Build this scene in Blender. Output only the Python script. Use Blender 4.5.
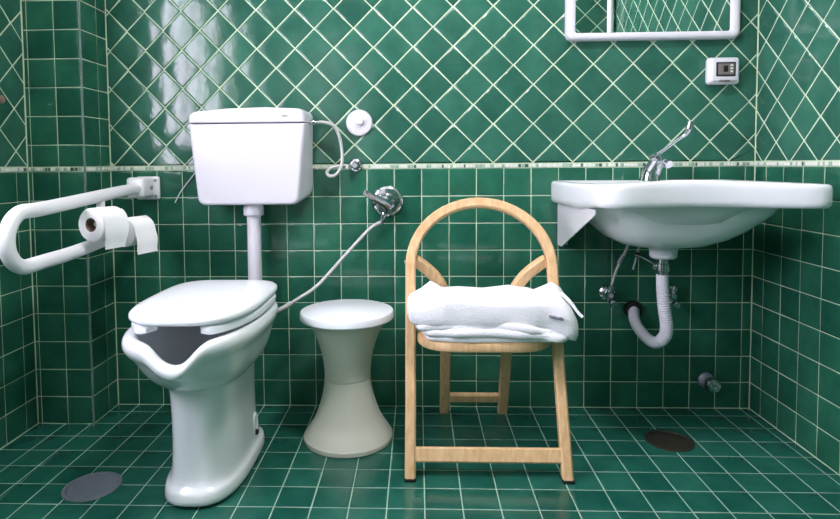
import bpy, bmesh, math, random
from mathutils import Vector, Matrix, noise
random.seed(7)
sc = bpy.context.scene
C = sc.collection
for o in list(bpy.data.objects): bpy.data.objects.remove(o, do_unlink=True)
PI = math.pi

# ------------------------------------------------------------ camera
cam = bpy.data.cameras.new('camera'); camo = bpy.data.objects.new('camera', cam); C.objects.link(camo)
PITCH, YAW, ROLL, F = -0.05259, 0.03549, -0.00783, 586.457
M = (Matrix.Rotation(YAW, 4, 'Z') @ Matrix.Rotation(PI/2 + PITCH, 4, 'X') @ Matrix.Rotation(ROLL, 4, 'Z'))
camo.matrix_world = Matrix.Translation((0.48968, -2.18908, 0.91955)) @ M
cam.sensor_width = 36; cam.lens = F/840*36
cam.shift_x = 22.762/840; cam.shift_y = -64.107/840
cam.clip_start = .02
sc.camera = camo

# ------------------------------------------------------------ world (overcast daylight) and exposure
w = bpy.data.worlds.new('overcast_sky'); sc.world = w; w.use_nodes = True
bg = w.node_tree.nodes['Background']; bg.inputs[0].default_value = (1.0, .93, 1.12, 1); bg.inputs[1].default_value = 10.5
sc.view_settings.view_transform = 'Standard'; sc.view_settings.look = 'None'
sc.view_settings.gamma = 1; sc.view_settings.use_curve_mapping = False
sc.view_settings.exposure = 0.8

# room: back wall y=0, floor z=0
XL, XR, YF, ZC = -.880, 1.72, -2.95, 2.45
WY0, WY1, WZ0, WZ1 = -2.25, -.93, 1.0, 2.25            # the window opening in the left wall
# portal in the window (only guides the sampling of the sky light)
pl = bpy.data.lights.new('window_portal', 'AREA'); pl.shape = 'RECTANGLE'; pl.size = WY1-WY0; pl.size_y = WZ1-WZ0
pl.cycles.is_portal = True
plo = bpy.data.objects.new('window_portal', pl); C.objects.link(plo)
plo.matrix_world = Matrix(((0,0,-1,XL-.12),(1,0,0,(WY0+WY1)/2),(0,-1,0,(WZ0+WZ1)/2),(0,0,0,1)))

# ------------------------------------------------------------ materials
def newmat(name):
    m = bpy.data.materials.new(name); m.use_nodes = True
    return m, m.node_tree.nodes, m.node_tree.links, m.node_tree.nodes['Principled BSDF']
def lin(c): return tuple(((v/255)/12.92 if v/255 <= .04045 else ((v/255+.055)/1.055)**2.4) for v in c) + (1,)
def simple(name, rgb, rough=.5, metal=0, var=.04, nscale=30, bump=0, bscale=80, spec=.5, coat=0):
    m, N, L, b = newmat(name)
    b.inputs['Roughness'].default_value = rough; b.inputs['Metallic'].default_value = metal
    b.inputs['Specular IOR Level'].default_value = spec; b.inputs['Coat Weight'].default_value = coat
    c = lin(rgb)
    tc = N.new('ShaderNodeTexCoord'); nz = N.new('ShaderNodeTexNoise'); nz.inputs['Scale'].default_value = nscale
    L.new(tc.outputs['Object'], nz.inputs['Vector'])
    mx = N.new('ShaderNodeMix'); mx.data_type = 'RGBA'
    mx.inputs[6].default_value = tuple(v*(1-var) for v in c[:3])+(1,); mx.inputs[7].default_value = tuple(min(1, v*(1+var)) for v in c[:3])+(1,)
    L.new(nz.outputs['Fac'], mx.inputs[0]); L.new(mx.outputs[2], b.inputs['Base Color'])
    if bump:
        n2 = N.new('ShaderNodeTexNoise'); n2.inputs['Scale'].default_value = bscale
        L.new(tc.outputs['Object'], n2.inputs['Vector'])
        bp = N.new('ShaderNodeBump'); bp.inputs['Strength'].default_value = bump; bp.inputs['Distance'].default_value = .004
        L.new(n2.outputs['Fac'], bp.inputs['Height']); L.new(bp.outputs[0], b.inputs['Normal'])
    return m
def tile_mat(name, dark, light, rough=.12, wav=.35):
    m, N, L, b = newmat(name)
    geo = N.new('ShaderNodeNewGeometry'); oi = N.new('ShaderNodeObjectInfo')
    n1 = N.new('ShaderNodeTexNoise'); n1.inputs['Scale'].default_value = 9; n1.inputs['Detail'].default_value = 5; n1.inputs['Roughness'].default_value = .6
    L.new(geo.outputs['Position'], n1.inputs['Vector'])
    mul = N.new('ShaderNodeMath'); mul.operation = 'MULTIPLY_ADD'; mul.inputs[1].default_value = .3; mul.inputs[2].default_value = -.15
    L.new(oi.outputs['Random'], mul.inputs[0])
    ad = N.new('ShaderNodeMath'); ad.operation = 'ADD'; ad.use_clamp = True
    L.new(n1.outputs['Fac'], ad.inputs[0]); L.new(mul.outputs[0], ad.inputs[1])
    cr = N.new('ShaderNodeValToRGB')
    cr.color_ramp.elements[0].position = .25; cr.color_ramp.elements[0].color = lin(dark)
    cr.color_ramp.elements[1].position = .78; cr.color_ramp.elements[1].color = lin(light)
    L.new(ad.outputs[0], cr.inputs[0]); L.new(cr.outputs[0], b.inputs['Base Color'])
    b.inputs['Roughness'].default_value = rough
    n2 = N.new('ShaderNodeTexNoise'); n2.inputs['Scale'].default_value = 14; n2.inputs['Detail'].default_value = 3
    L.new(geo.outputs['Position'], n2.inputs['Vector'])
    n3 = N.new('ShaderNodeTexNoise'); n3.inputs['Scale'].default_value = 70; n3.inputs['Detail'].default_value = 2
    L.new(geo.outputs['Position'], n3.inputs['Vector'])
    m3 = N.new('ShaderNodeMath'); m3.operation = 'MULTIPLY_ADD'; m3.inputs[1].default_value = .11
    L.new(n3.outputs['Fac'], m3.inputs[0]); L.new(n2.outputs['Fac'], m3.inputs[2])
    bp = N.new('ShaderNodeBump'); bp.inputs['Strength'].default_value = wav; bp.inputs['Distance'].default_value = .004
    L.new(m3.outputs[0], bp.inputs['Height']); L.new(bp.outputs[0], b.inputs['Normal'])
    return m
def wood_mat(name):
    m, N, L, b = newmat(name)
    tc = N.new('ShaderNodeTexCoord'); mp = N.new('ShaderNodeMapping'); mp.inputs['Scale'].default_value = (60, 60, 6)
    L.new(tc.outputs['Object'], mp.inputs[0])
    nz = N.new('ShaderNodeTexNoise'); nz.inputs['Scale'].default_value = 1.2; nz.inputs['Detail'].default_value = 4
    L.new(mp.outputs[0], nz.inputs['Vector'])
    cr = N.new('ShaderNodeValToRGB')
    cr.color_ramp.elements[0].position = .3; cr.color_ramp.elements[0].color = lin((206, 166, 118))
    cr.color_ramp.elements[1].position = .7; cr.color_ramp.elements[1].color = lin((230, 196, 150))
    L.new(nz.outputs['Fac'], cr.inputs[0]); L.new(cr.outputs[0], b.inputs['Base Color'])
    b.inputs['Roughness'].default_value = .42
    return m
MT = {
 'tile_wall': tile_mat('green_glazed_wall_tile', (40, 90, 74), (58, 114, 95)),
 'tile_low': tile_mat('green_glazed_lower_tile', (28, 84, 66), (48, 112, 88)),
 'tile_floor': tile_mat('green_glazed_floor_tile', (22, 80, 68), (40, 104, 88), .2, .18),
 'grout': simple('pale_green_grout', (194, 214, 184), .85, var=.12, nscale=25, bump=.3),
 'grout_floor': simple('grey_green_grout', (150, 185, 165), .85, var=.2, nscale=25, bump=.3),
 'porcelain': simple('white_porcelain', (240, 243, 246), .12, var=.01, coat=.3),
 'toilet': simple('white_toilet_ceramic', (236, 242, 244), .14, var=.01, coat=.3),
 'plastic': simple('white_plastic', (224, 222, 230), .3, var=.01),
 'seat': simple('white_seat_plastic', (242, 246, 250), .22, var=.01),
 'cream': simple('aged_white_plastic', (216, 216, 202), .38, var=.04, nscale=12),
 'paint': simple('white_painted_metal', (238, 238, 240), .28, var=.01),
 'chrome': simple('chrome', (205, 205, 212), .1, metal=1, var=.03),
 'steel': simple('brushed_steel', (165, 167, 182), .36, metal=.6, var=.12, nscale=60),
 'rust': simple('tarnished_bronze_grate', (70, 66, 58), .5, metal=.6, var=.3, nscale=60),
 'hose': simple('grey_braided_hose', (205, 203, 202), .4, metal=.25, var=.15, nscale=300, bump=.5, bscale=400),
 'rubber': simple('black_rubber', (18, 18, 20), .6, var=.1),
 'wood': wood_mat('pale_beech_wood'),
 'terry': simple('white_terry_cloth', (246, 246, 250), .95, var=.02, nscale=60, bump=.5, bscale=170, spec=.1),
 'paper': simple('white_tissue_paper', (246, 246, 246), .95, var=.01, bump=.2, bscale=150, spec=.1),
 'card': simple('brown_cardboard', (140, 116, 100), .9, var=.1),
 'dark': simple('dark_recess', (26, 28, 34), .5, var=.1),
 'panel': simple('grey_panel', (120, 112, 108), .5, var=.1, nscale=90),
 'ink': simple('grey_thread', (120, 124, 140), .9, var=.1),
 'chip_w': simple('white_mosaic_chip', (222, 224, 216), .4, var=.1, nscale=90),
 'chip_g': simple('sage_mosaic_chip', (150, 176, 160), .4, var=.2, nscale=90),
 'chip_d': simple('dark_mosaic_chip', (60, 84, 80), .4, var=.2, nscale=90),
 'bead': simple('chipped_corner_bead', (118, 138, 138), .6, var=.5, nscale=60, bump=.8, bscale=120),
 'ceil': simple('white_ceiling_paint', (238, 238, 234), .9, var=.02),
 'door': simple('white_door_paint', (225, 224, 218), .4, var=.02),
}
mm, N, L, b = newmat('mirror_silver'); b.inputs['Metallic'].default_value = 1; b.inputs['Roughness'].default_value = .015; b.inputs['Base Color'].default_value = (.86, .9, .88, 1); MT['mirror'] = mm
mm, N, L, b = newmat('window_glass'); N.remove(b)
tr = N.new('ShaderNodeBsdfTransparent'); gl = N.new('ShaderNodeBsdfGlossy'); gl.inputs['Roughness'].default_value = .02
ms = N.new('ShaderNodeMixShader'); ms.inputs[0].default_value = .06
L.new(tr.outputs[0], ms.inputs[1]); L.new(gl.outputs[0], ms.inputs[2]); L.new(ms.outputs[0], N['Material Output'].inputs[0]); MT['glass'] = mm
MT['smoked'] = simple('smoked_cover', (46, 44, 46), .15, var=.1)

# ------------------------------------------------------------ object helpers
ORG = {}
def tag(o, label=None, cat=None, group=None, kind=None):
    if label: o['label'] = label
    if cat: o['category'] = cat
    if group: o['group'] = group
    if kind: o['kind'] = kind
    return o
def thing(name, loc, label, cat, group=None):
    o = bpy.data.objects.new(name, None); C.objects.link(o); o.location = loc; o.empty_display_size = .05
    ORG[o] = Vector(loc); return tag(o, label, cat, group)
def obj(name, bm, mat, parent=None, org=(0,0,0), smooth=40, sub=0, label=None, kind=None):
    """world-space bmesh -> one mesh object (coordinates kept relative to its parent / origin)"""
    base = ORG[parent] if parent is not None else Vector(org)
    bmesh.ops.recalc_face_normals(bm, faces=bm.faces)
    for v in bm.verts: v.co -= base
    me = bpy.data.meshes.new(name); bm.to_mesh(me); bm.free()
    me.materials.append(MT[mat])
    if smooth:
        me.polygons.foreach_set('use_smooth', [True]*len(me.polygons))
        if not sub: me.set_sharp_from_angle(angle=math.radians(smooth))
    o = bpy.data.objects.new(name, me); C.objects.link(o)
    ORG[o] = base
    if parent is not None: o.parent = parent
    else: o.location = base
    if sub:
        s = o.modifiers.new('subdivision', 'SUBSURF'); s.levels = sub; s.render_levels = sub
    return tag(o, label=label, kind=kind)
def box(bm, x0, x1, y0, y1, z0, z1, bev=0, seg=2, mat=None):
    r = bmesh.ops.create_cube(bm, size=1)['verts']
    for v in r:
        v.co = Vector(((x0+x1)/2+v.co.x*(x1-x0), (y0+y1)/2+v.co.y*(y1-y0), (z0+z1)/2+v.co.z*(z1-z0)))
    if bev:
        es = list({e for v in r for e in v.link_edges})
        q = bmesh.ops.bevel(bm, geom=es, offset=bev, segments=seg, profile=.5, affect='EDGES')
        r = list({v for f in q['faces'] for v in f.verts} | {v for v in r if v.is_valid})
    if mat is not None:
        for v in r: v.co = mat @ v.co
    return bm
def B(*a, **k): return box(bmesh.new(), *a, **k)
def lathe(bm, prof, segs=48, mat=None, cap=True):
    """prof: (radius, z) list, turned about local z"""
    rings = []
    for r, z in prof:
        if r < 1e-6: rings.append([bm.verts.new((0,0,z))])
        else: rings.append([bm.verts.new((r*math.cos(2*PI*i/segs), r*math.sin(2*PI*i/segs), z)) for i in range(segs)])
    for a, b_ in zip(rings, rings[1:]):
        if len(a) == 1 and len(b_) == 1: continue
        for i in range(segs):
            j = (i+1) % segs
            if len(a) == 1: bm.faces.new((a[0], b_[j], b_[i]))
            elif len(b_) == 1: bm.faces.new((a[i], a[j], b_[0]))
            else: bm.faces.new((a[i], a[j], b_[j], b_[i]))
    if cap:
        for r in (rings[0], rings[-1]):
            if len(r) > 1: bm.faces.new(r)
    if mat is not None:
        for rg in rings:
            for v in rg: v.co = mat @ v.co
    return bm
def LT(prof, segs=48, mat=None): return lathe(bmesh.new(), prof, segs, mat)
def aim(loc, d):
    """matrix whose local z points along d"""
    return Matrix.Translation(loc) @ Vector(d).to_track_quat('Z', 'Y').to_matrix().to_4x4()
def spline(pts, n=8, closed=False):
    P = [Vector(p) for p in pts]; out = []
    m = len(P)
    for i in range(m if closed else m-1):
        if closed: p0, p1, p2, p3 = P[i-1], P[i], P[(i+1) % m], P[(i+2) % m]
        else: p0, p1, p2, p3 = P[max(i-1, 0)], P[i], P[i+1], P[min(i+2, m-1)]
        for k in range(n):
            t = k/n
            out.append(.5*((2*p1)+(p2-p0)*t+(2*p0-5*p1+4*p2-p3)*t*t+(3*p1-p0-3*p2+p3)*t**3))
    if not closed: out.append(P[-1])
    return out
def tube(bm, pts, rad, segs=12, cap=True):
    n = len(pts); rings = []; ref = None
    for i in range(n):
        t = (pts[min(i+1, n-1)]-pts[max(i-1, 0)]).normalized()
        if ref is None:
            ref = t.orthogonal().normalized()
        ref = (ref-t*ref.dot(t)).normalized(); bi = t.cross(ref)
        r = rad(i/(n-1)) if callable(rad) else rad
        rings.append([bm.verts.new(pts[i]+(ref*math.cos(2*PI*k/segs)+bi*math.sin(2*PI*k/segs))*r) for k in range(segs)])
    for a, b_ in zip(rings, rings[1:]):
        for k in range(segs):
            j = (k+1) % segs; bm.faces.new((a[k], a[j], b_[j], b_[k]))
    if cap: bm.faces.new(rings[0]); bm.faces.new(rings[-1])
    return bm
def TB(pts, rad, segs=12, n=8, raw=False): return tube(bmesh.new(), [Vector(p) for p in pts] if raw else spline(pts, n), rad, segs)
def sweep(bm, pts, nrm, w, t, ch=.004):
    """rectangular bar (w in the plane of the path, t along nrm) with chamfered edges"""
    nrm = Vector(nrm).normalized(); n = len(pts); rings = []
    hw, ht = w/2, t/2
    sec = [(-hw+ch, -ht), (hw-ch, -ht), (hw, -ht+ch), (hw, ht-ch), (hw-ch, ht), (-hw+ch, ht), (-hw, ht-ch), (-hw, -ht+ch)]
    for i in range(n):
        T = (pts[min(i+1, n-1)]-pts[max(i-1, 0)]).normalized(); s = nrm.cross(T).normalized()
        rings.append([bm.verts.new(pts[i]+s*a+nrm*c) for a, c in sec])
    for a, b_ in zip(rings, rings[1:]):
        for k in range(8):
            j = (k+1) % 8; bm.faces.new((a[k], a[j], b_[j], b_[k]))
    bm.faces.new(rings[0]); bm.faces.new(rings[-1])
    return bm
def loft(bm, rings, cap0=True, cap1=True):
    R = [[bm.verts.new(p) for p in r] for r in rings]
    n = len(R[0])
    for a, b_ in zip(R, R[1:]):
        for k in range(n):
            j = (k+1) % n; bm.faces.new((a[k], a[j], b_[j], b_[k]))
    if cap0: bm.faces.new(R[0])
    if cap1: bm.faces.new(R[-1])
    return bm

# ------------------------------------------------------------ tiles
def tile_mesh(name, poly, mat, jit=0.0):
    """pillowed tile from a convex polygon in local xy; surface z = 0"""
    n = len(poly); cx = sum(p[0] for p in poly)/n; cy = sum(p[1] for p in poly)/n
    def inset(d):
        out = []
        for i in range(n):
            a, b_, c = Vector(poly[i-1]), Vector(poly[i]), Vector(poly[(i+1) % n])
            e1, e2 = (b_-a).normalized(), (c-b_).normalized()
            n1, n2 = Vector((-e1.y, e1.x)), Vector((-e2.y, e2.x))
            k = n1+n2; q = k.length_squared
            out.append(b_+k*(2*d/q if q > .2 else 0))
        return out
    verts = []; faces = []
    for d, z in ((0, -.006), (0, -.0016), (.0011, -.0004), (.0055, .0)):
        for p in inset(d): verts.append((p[0], p[1], z+(random.uniform(-jit, jit) if d > .005 else 0)))
    for r in range(3):
        for i in range(n):
            j = (i+1) % n; faces.append((r*n+i, r*n+j, (r+1)*n+j, (r+1)*n+i))
    faces.append(tuple(range(3*n, 4*n)))
    return verts, faces
SQ = [(-.5,-.5),(.5,-.5),(.5,.5),(-.5,.5)]
VAR = {}
def shared_tile(key, size, mat):
    if key not in VAR:
        VAR[key] = []
        for k in range(6):
            v, f = tile_mesh(key, [(x*size, y*size) for x, y in SQ], mat, .0003)
            me = bpy.data.meshes.new('tile'); me.from_pydata(v, [], f); me.materials.append(MT[mat])
            me.polygons.foreach_set('use_smooth', [True]*len(f)); VAR[key].append(me)
    return random.choice(VAR[key])
def clip(poly, rect):
    x0, x1, y0, y1 = rect
    for ax, lim, sgn in ((0, x0, 1), (0, x1, -1), (1, y0, 1), (1, y1, -1)):
        out = []
        for i in range(len(poly)):
            a, b_ = poly[i-1], poly[i]
            da, db = (a[ax]-lim)*sgn, (b_[ax]-lim)*sgn
            if (da < 0) != (db < 0):
                t = da/(da-db); out.append((a[0]+(b_[0]-a[0])*t, a[1]+(b_[1]-a[1])*t))
            if db >= 0: out.append(b_)
        poly = out
        if len(poly) < 3: return []
    res = []
    for p in poly:
        if not res or (abs(p[0]-res[-1][0])+abs(p[1]-res[-1][1])) > 1e-4: res.append(p)
    if len(res) > 2 and abs(res[0][0]-res[-1][0])+abs(res[0][1]-res[-1][1]) < 1e-4: res.pop()
    return res
def area(p): return .5*abs(sum(p[i-1][0]*p[i][1]-p[i][0]*p[i-1][1] for i in range(len(p))))
class Wall:
    """places tiles of a tiled surface: frame (origin, u, v, normal); in-view tiles are objects, the rest one stuff mesh"""
    def __init__(s, parent, o, u, v, n, mat, key):
        s.parent, s.mat, s.key = parent, mat, key
        s.o, s.u, s.v, s.n = Vector(o), Vector(u), Vector(v), Vector(n)
        s.F = Matrix((( *[s.u[0], s.v[0], s.n[0]], s.o[0]), (*[s.u[1], s.v[1], s.n[1]], s.o[1]), (*[s.u[2], s.v[2], s.n[2]], s.o[2]), (0,0,0,1)))
        s.rv, s.rf = [], []; s.count = 0
    def add(s, poly, rects, single, full=None, tilt=.006):
        """poly: tile outline in wall coords; full=(cx,cy,w,h,angle) lets an uncut tile share mesh data"""
        for rect in rects:
            c = clip(poly, rect)
            if len(c) < 3 or area(c) < 6e-5: continue
            cut = abs(area(c)-area(poly)) > 1e-7
            cx = sum(p[0] for p in c)/len(c); cy = sum(p[1] for p in c)/len(c)
            if single(cx, cy) and s.count < 298:
                s.count += 1
                gs = lambda: max(-1.8*tilt, min(1.8*tilt, random.gauss(0, tilt)))
                t = Matrix.Rotation(gs(), 4, 'X') @ Matrix.Rotation(gs(), 4, 'Y')
                dz = Matrix.Translation((0, 0, random.uniform(-.0002, .0002)))
                if full and not cut:
                    me = shared_tile(s.key, .1, s.mat)
                    m = s.F @ Matrix.Translation((full[0], full[1], 0)) @ dz @ t @ Matrix.Rotation(full[4], 4, 'Z') @ Matrix.Diagonal((full[2]/.1, full[3]/.1, 1, 1))
                else:
                    v, f = tile_mesh('t', [(p[0]-cx, p[1]-cy) for p in c], s.mat)
                    me = bpy.data.meshes.new('tile'); me.from_pydata(v, [], f); me.materials.append(MT[s.mat])
                    me.polygons.foreach_set('use_smooth', [True]*len(f))
                    m = s.F @ Matrix.Translation((cx, cy, 0)) @ dz @ t
                o = bpy.data.objects.new('tile', me); C.objects.link(o); o.parent = s.parent; o.matrix_world = m
            else:
                v, f = tile_mesh('t', c, s.mat); k = len(s.rv)
                s.rv += [s.F @ Vector(p) for p in v]; s.rf += [tuple(i+k for i in q) for q in f]
    def finish(s):
        if s.rf:
            me = bpy.data.meshes.new('tile'); me.from_pydata(s.rv, [], s.rf); me.materials.append(MT[s.mat])
            me.polygons.foreach_set('use_smooth', [True]*len(s.rf))
            o = bpy.data.objects.new('tile_field', me); C.objects.link(o); o.parent = s.parent; o['kind'] = 'stuff'
J = .0021          # joint width
def straight(W, us, vs, rects, single, tilt=.006, j=J):
    for a, b_ in zip(us, us[1:]):
        for c, d in zip(vs, vs[1:]):
            x0, x1, y0, y1 = a+j/2, b_-j/2, c+j/2, d-j/2
            if x1-x0 < .004 or y1-y0 < .004: continue
            W.add([(x0,y0),(x1,y0),(x1,y1),(x0,y1)], rects, single, ((x0+x1)/2, (y0+y1)/2, x1-x0, y1-y0, 0), tilt)
def diagonal(W, u0, v0, hu, hv, ir, jr, rects, single, tilt=.006, fu=None, j=.0042):
    """lattice vertices (u0+i*hu, v0+j*hv), i+j even: diamonds centred on the odd ones"""
    fu = fu or (lambda i: u0+i*hu)
    k = 1-j/ (math.sqrt(2)*(hu+hv)/2)
    for i in range(*ir):
        for jj in range(*jr):
            if (i+jj) % 2 == 0: continue
            cx, cy = fu(i), v0+jj*hv
            a, b_ = (fu(i+1)-fu(i-1))/2*k, hv*k
            sd = math.sqrt(a*b_*2)
            W.add([(cx-a,cy),(cx,cy-b_),(cx+a,cy),(cx,cy+b_)], rects, single, (cx, cy, sd, sd, PI/4), tilt)
def frange(a, b_, s):
    n = int(round((b_-a)/s)); return [a+s*i for i in range(n+1)]

G = .0014           # grout lies this far behind the tile faces
ZB = .9035          # top of the straight tiles; mosaic border from here to ZD
ZD = .9205
def struct(name, bm, mat, parent=None): return obj(name, bm, mat, parent, smooth=0, kind='structure' if parent is None else None)
def colx(c): return c*.1 + (-2.1419e-5*c**3+2.9517e-4*c**2+6.6155e-4*c-.0053)
def diagx(i): return .474878+.0735915*i+2.573e-5*i*i-8.15e-6*i**3

# --- back wall: lower straight field and upper diagonal field
wb = struct('wall_back', B(XL-.15, XR+.15, G, .15, -.05, .9125), 'grout')
W = Wall(wb, (0,0,0), (1,0,0), (0,0,1), (0,-1,0), 'tile_low', 'low')
PX, PY = -.676, -.172               # pillar: right face, front face
us = [PX] + [colx(c) for c in range(-6, 18)] + [XR-.001]
vs = [0, .0985, .1975, .298, .399, .4985, .5975, .699, .801, ZB]
straight(W, us, vs, [(PX+.002, XR-.002, 0, ZB)], lambda x, y: True); W.finish()
wbu = struct('wall_back_upper', B(XL-.15, XR+.15, G, .15, .9125, ZC+.1), 'grout')
W = Wall(wbu, (0,0,0), (1,0,0), (0,0,1), (0,-1,0), 'tile_wall', 'diag')
HV = .0716
diagonal(W, 0, .9235, .0735, HV, (-18, 20), (-1, 23), [(PX+.002, XR-.002, ZD+.002, ZC)], lambda x, y: y < 1.72, fu=diagx); W.finish()

# --- right wall
wr = struct('wall_right', B(XR+G, XR+.15, YF-.15, .15, -.05, ZC+.1), 'grout')
W = Wall(wr, (XR,0,0), (0,-1,0), (0,0,1), (-1,0,0), 'tile_low', 'low')
us = [0.001]+frange(.068, 2.968, .1)
straight(W, us, vs, [(.002, -YF, 0, ZB)], lambda x, y: x < .78); W.finish()
W2 = Wall(wr, (XR,0,0), (0,-1,0), (0,0,1), (-1,0,0), 'tile_wall', 'diag')
diagonal(W2, .048, .914, .0732, .0718, (-2, 42), (-1, 23), [(.002, -YF, ZD+.002, ZC)], lambda x, y: x < .78 and y < 1.7); W2.finish()

# --- left wall with the window opening
bm = bmesh.new()
box(bm, XL-.25, XL-G, YF-.15, .15, -.05, WZ0); box(bm, XL-.25, XL-G, YF-.15, .15, WZ1, ZC+.1)
box(bm, XL-.25, XL-G, YF-.15, WY0, WZ0, WZ1); box(bm, XL-.25, XL-G, WY1, .15, WZ0, WZ1)
wl = struct('wall_left', bm, 'grout')
W = Wall(wl, (XL,0,0), (0,-1,0), (0,0,1), (1,0,0), 'tile_low', 'low')
us = [.174, .232]+frange(.332, 2.932, .1)
straight(W, us, vs, [(.174, -YF, 0, ZB)], lambda x, y: x < .8); W.finish()
W2 = Wall(wl, (XL,0,0), (0,-1,0), (0,0,1), (1,0,0), 'tile_wall', 'diag')
diagonal(W2, .154, .904, .0745, .0718, (-2, 40), (-1, 23),
         [(.176, -WY1, ZD+.002, ZC), (-WY1, -WY0, ZD+.002, WZ0), (-WY1, -WY0, WZ1, ZC), (-WY0, -YF, ZD+.002, ZC)], lambda x, y: x < .7 and y < 1.7); W2.finish()

# --- front wall (behind the camera) and ceiling
wf = struct('wall_front', B(XL-.15, XR+.15, YF-.15, YF-G, -.05, ZC+.1), 'grout')
W = Wall(wf, (0,YF,0), (-1,0,0), (0,0,1), (0,1,0), 'tile_low', 'low')
straight(W, frange(-XR, -XL+.05, .1), vs, [(-XR, .0, 0, ZB), (.86, -XL, 0, ZB)], lambda x, y: False); W.finish()
W2 = Wall(wf, (0,YF,0), (-1,0,0), (0,0,1), (0,1,0), 'tile_wall', 'diag')
diagonal(W2, 0, .914, .0735, .0718, (-24, 14), (-1, 23), [(-XR, .0, ZD, ZC), (.86, -XL, ZD, ZC), (.0, .86, 2.08, ZC)], lambda x, y: False); W2.finish()
struct('ceiling', B(XL-.25, XR+.15, YF-.15, .15, ZC, ZC+.1), 'ceil')

# --- floor
fl = struct('floor', B(XL-.25, XR+.15, YF-.15, .15, -.1, -G), 'grout_floor')
W = Wall(fl, (0,0,0), (1,0,0), (0,1,0), (0,0,1), 'tile_floor', 'floor')
us = [XL+.001, colx(-8)] + [colx(c) for c in range(-7, 18)] + [XR-.001]
us[0] = XL
vs_f = [-.001-.064-.1*k for k in range(29, -1, -1)] + [0]
straight(W, us, vs_f, [(XL, PX, YF, PY), (PX, XR, YF, 0)], lambda x, y: y > -1.0 and abs(x-.45) < 1.38, tilt=.004, j=.003); W.finish()

# --- pillar in the back left corner: straight tiles all the way up
wp = struct('wall_pillar', B(XL-.05, PX-G, PY+G, .05, -.02, ZC), 'grout')
W = Wall(wp, (0,PY,0), (1,0,0), (0,0,1), (0,-1,0), 'tile_low', 'low')
pv = vs + [ZD]+[.997, 1.097, 1.197, 1.296, 1.396, 1.496, 1.596, 1.696]+frange(1.796, 2.396, .1)
pv2 = [z for z in pv]
straight(W, [-.8795, -.866, -.770, -.680], pv2, [(XL, PX-.003, 0, ZB), (XL, PX-.003, ZD, ZC)], lambda x, y: y < 1.75); W.finish()
W2 = Wall(wp, (PX,0,0), (0,-1,0), (0,0,1), (1,0,0), 'tile_low', 'low')
straight(W2, [.001, .066, .166], pv2, [(0, .168, 0, ZB), (0, .168, ZD, ZC)], lambda x, y: y < 1.75); W2.finish()
bm = bmesh.new()
for k in range(60):
    z0, z1 = k*ZC/60, (k+1)*ZC/60
    r = random.uniform(.0005, .0022)
    box(bm, PX-.0035, PX+r, PY-r, PY+.0035, z0, z1)
obj('corner_bead', bm, 'bead', wp, smooth=0)

# --- mosaic border strip: small chips set end to end between the two tile fields
def border(name, o, u, n, length, s0=0.0):
    o, u, n = Vector(o), Vector(u), Vector(n); z = Vector((0,0,1))
    tr_ = struct(name, (lambda bm: [bm, [bm.faces.new([bm.verts.new(p) for p in q]) for q in [
        [o+n*.0004+u*s0+z*(ZB+.001), o+n*.0004+u*length+z*(ZB+.001), o+n*.0004+u*length+z*(ZD-.001), o+n*.0004+u*s0+z*(ZD-.001)]]]][0])(bmesh.new()), 'grout')
    bms = {'chip_w': bmesh.new(), 'chip_g': bmesh.new(), 'chip_d': bmesh.new()}
    s = s0+.003
    while s < length-.008:
        l = random.choice((.006, .008, .011, .014)); l = min(l, length-s-.002)
        k = random.choices(('chip_w', 'chip_g', 'chip_d'), (7, 3, 1))[0]
        bm = bms[k]; a, b_, c, d = s, s+l, ZB+.0022, ZD-.0022
        lo = [o+u*p+z*q+n*.0 for p, q in ((a,c),(b_,c),(b_,d),(a,d))]
        e = .0014
        hi = [o+u*p+z*q+n*.0022 for p, q in ((a+e,c+e),(b_-e,c+e),(b_-e,d-e),(a+e,d-e))]
        L0 = [bm.verts.new(p) for p in lo]; L1 = [bm.verts.new(p) for p in hi]
        for i in range(4): bm.faces.new((L0[i], L0[(i+1) % 4], L1[(i+1) % 4], L1[i]))
        bm.faces.new(L1)
        s += l+.0022
    for k, bm in bms.items(): obj({'chip_w':'white_chips','chip_g':'sage_chips','chip_d':'dark_chips'}[k], bm, k, tr_, smooth=0, kind='stuff')
border('trim_1', (PX,0,0), (1,0,0), (0,-1,0), XR-PX)
border('trim_2', (XR,0,0), (0,-1,0), (-1,0,0), -YF)
border('trim_3', (PX,0,0), (0,-1,0), (1,0,0), -PY)
border('trim_4', (XL,PY,0), (1,0,0), (0,-1,0), PX-XL)
border('trim_5', (XL,0,0), (0,-1,0), (1,0,0), -YF, -PY+.002)

# --- window in the left wall (outside the frame, mirrored in the glaze) and the door behind the camera
xg = XL-.13
bm = bmesh.new()
for y0, y1, z0, z1 in ((WY0, WY1, WZ0, WZ0+.06), (WY0, WY1, WZ1-.06, WZ1), (WY0, WY0+.06, WZ0, WZ1), (WY1-.06, WY1, WZ0, WZ1), ((WY0+WY1)/2-.02, (WY0+WY1)/2+.02, WZ0, WZ1)):
    box(bm, xg-.03, xg+.03, y0, y1, z0, z1, .004)
wn = obj('window_1', bm, 'door', kind='structure')
obj('pane', B(xg-.003, xg+.003, WY0+.05, (WY0+WY1)/2-.015, WZ0+.05, WZ1-.05), 'glass', wn, smooth=0)
obj('pane', B(xg-.003, xg+.003, (WY0+WY1)/2+.015, WY1-.05, WZ0+.05, WZ1-.05), 'glass', wn, smooth=0)
obj('window_sill', B(XL-.16, XL+.02, WY0-.02, WY1+.02, WZ0-.025, WZ0+.003, .005), 'door', wn)
bm = bmesh.new()
box(bm, -.86, -.80, YF-.02, YF+.02, 0, 2.08, .004); box(bm, -.06, 0, YF-.02, YF+.02, 0, 2.08, .004); box(bm, -.86, 0, YF-.02, YF+.02, 2.02, 2.08, .004)
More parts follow.
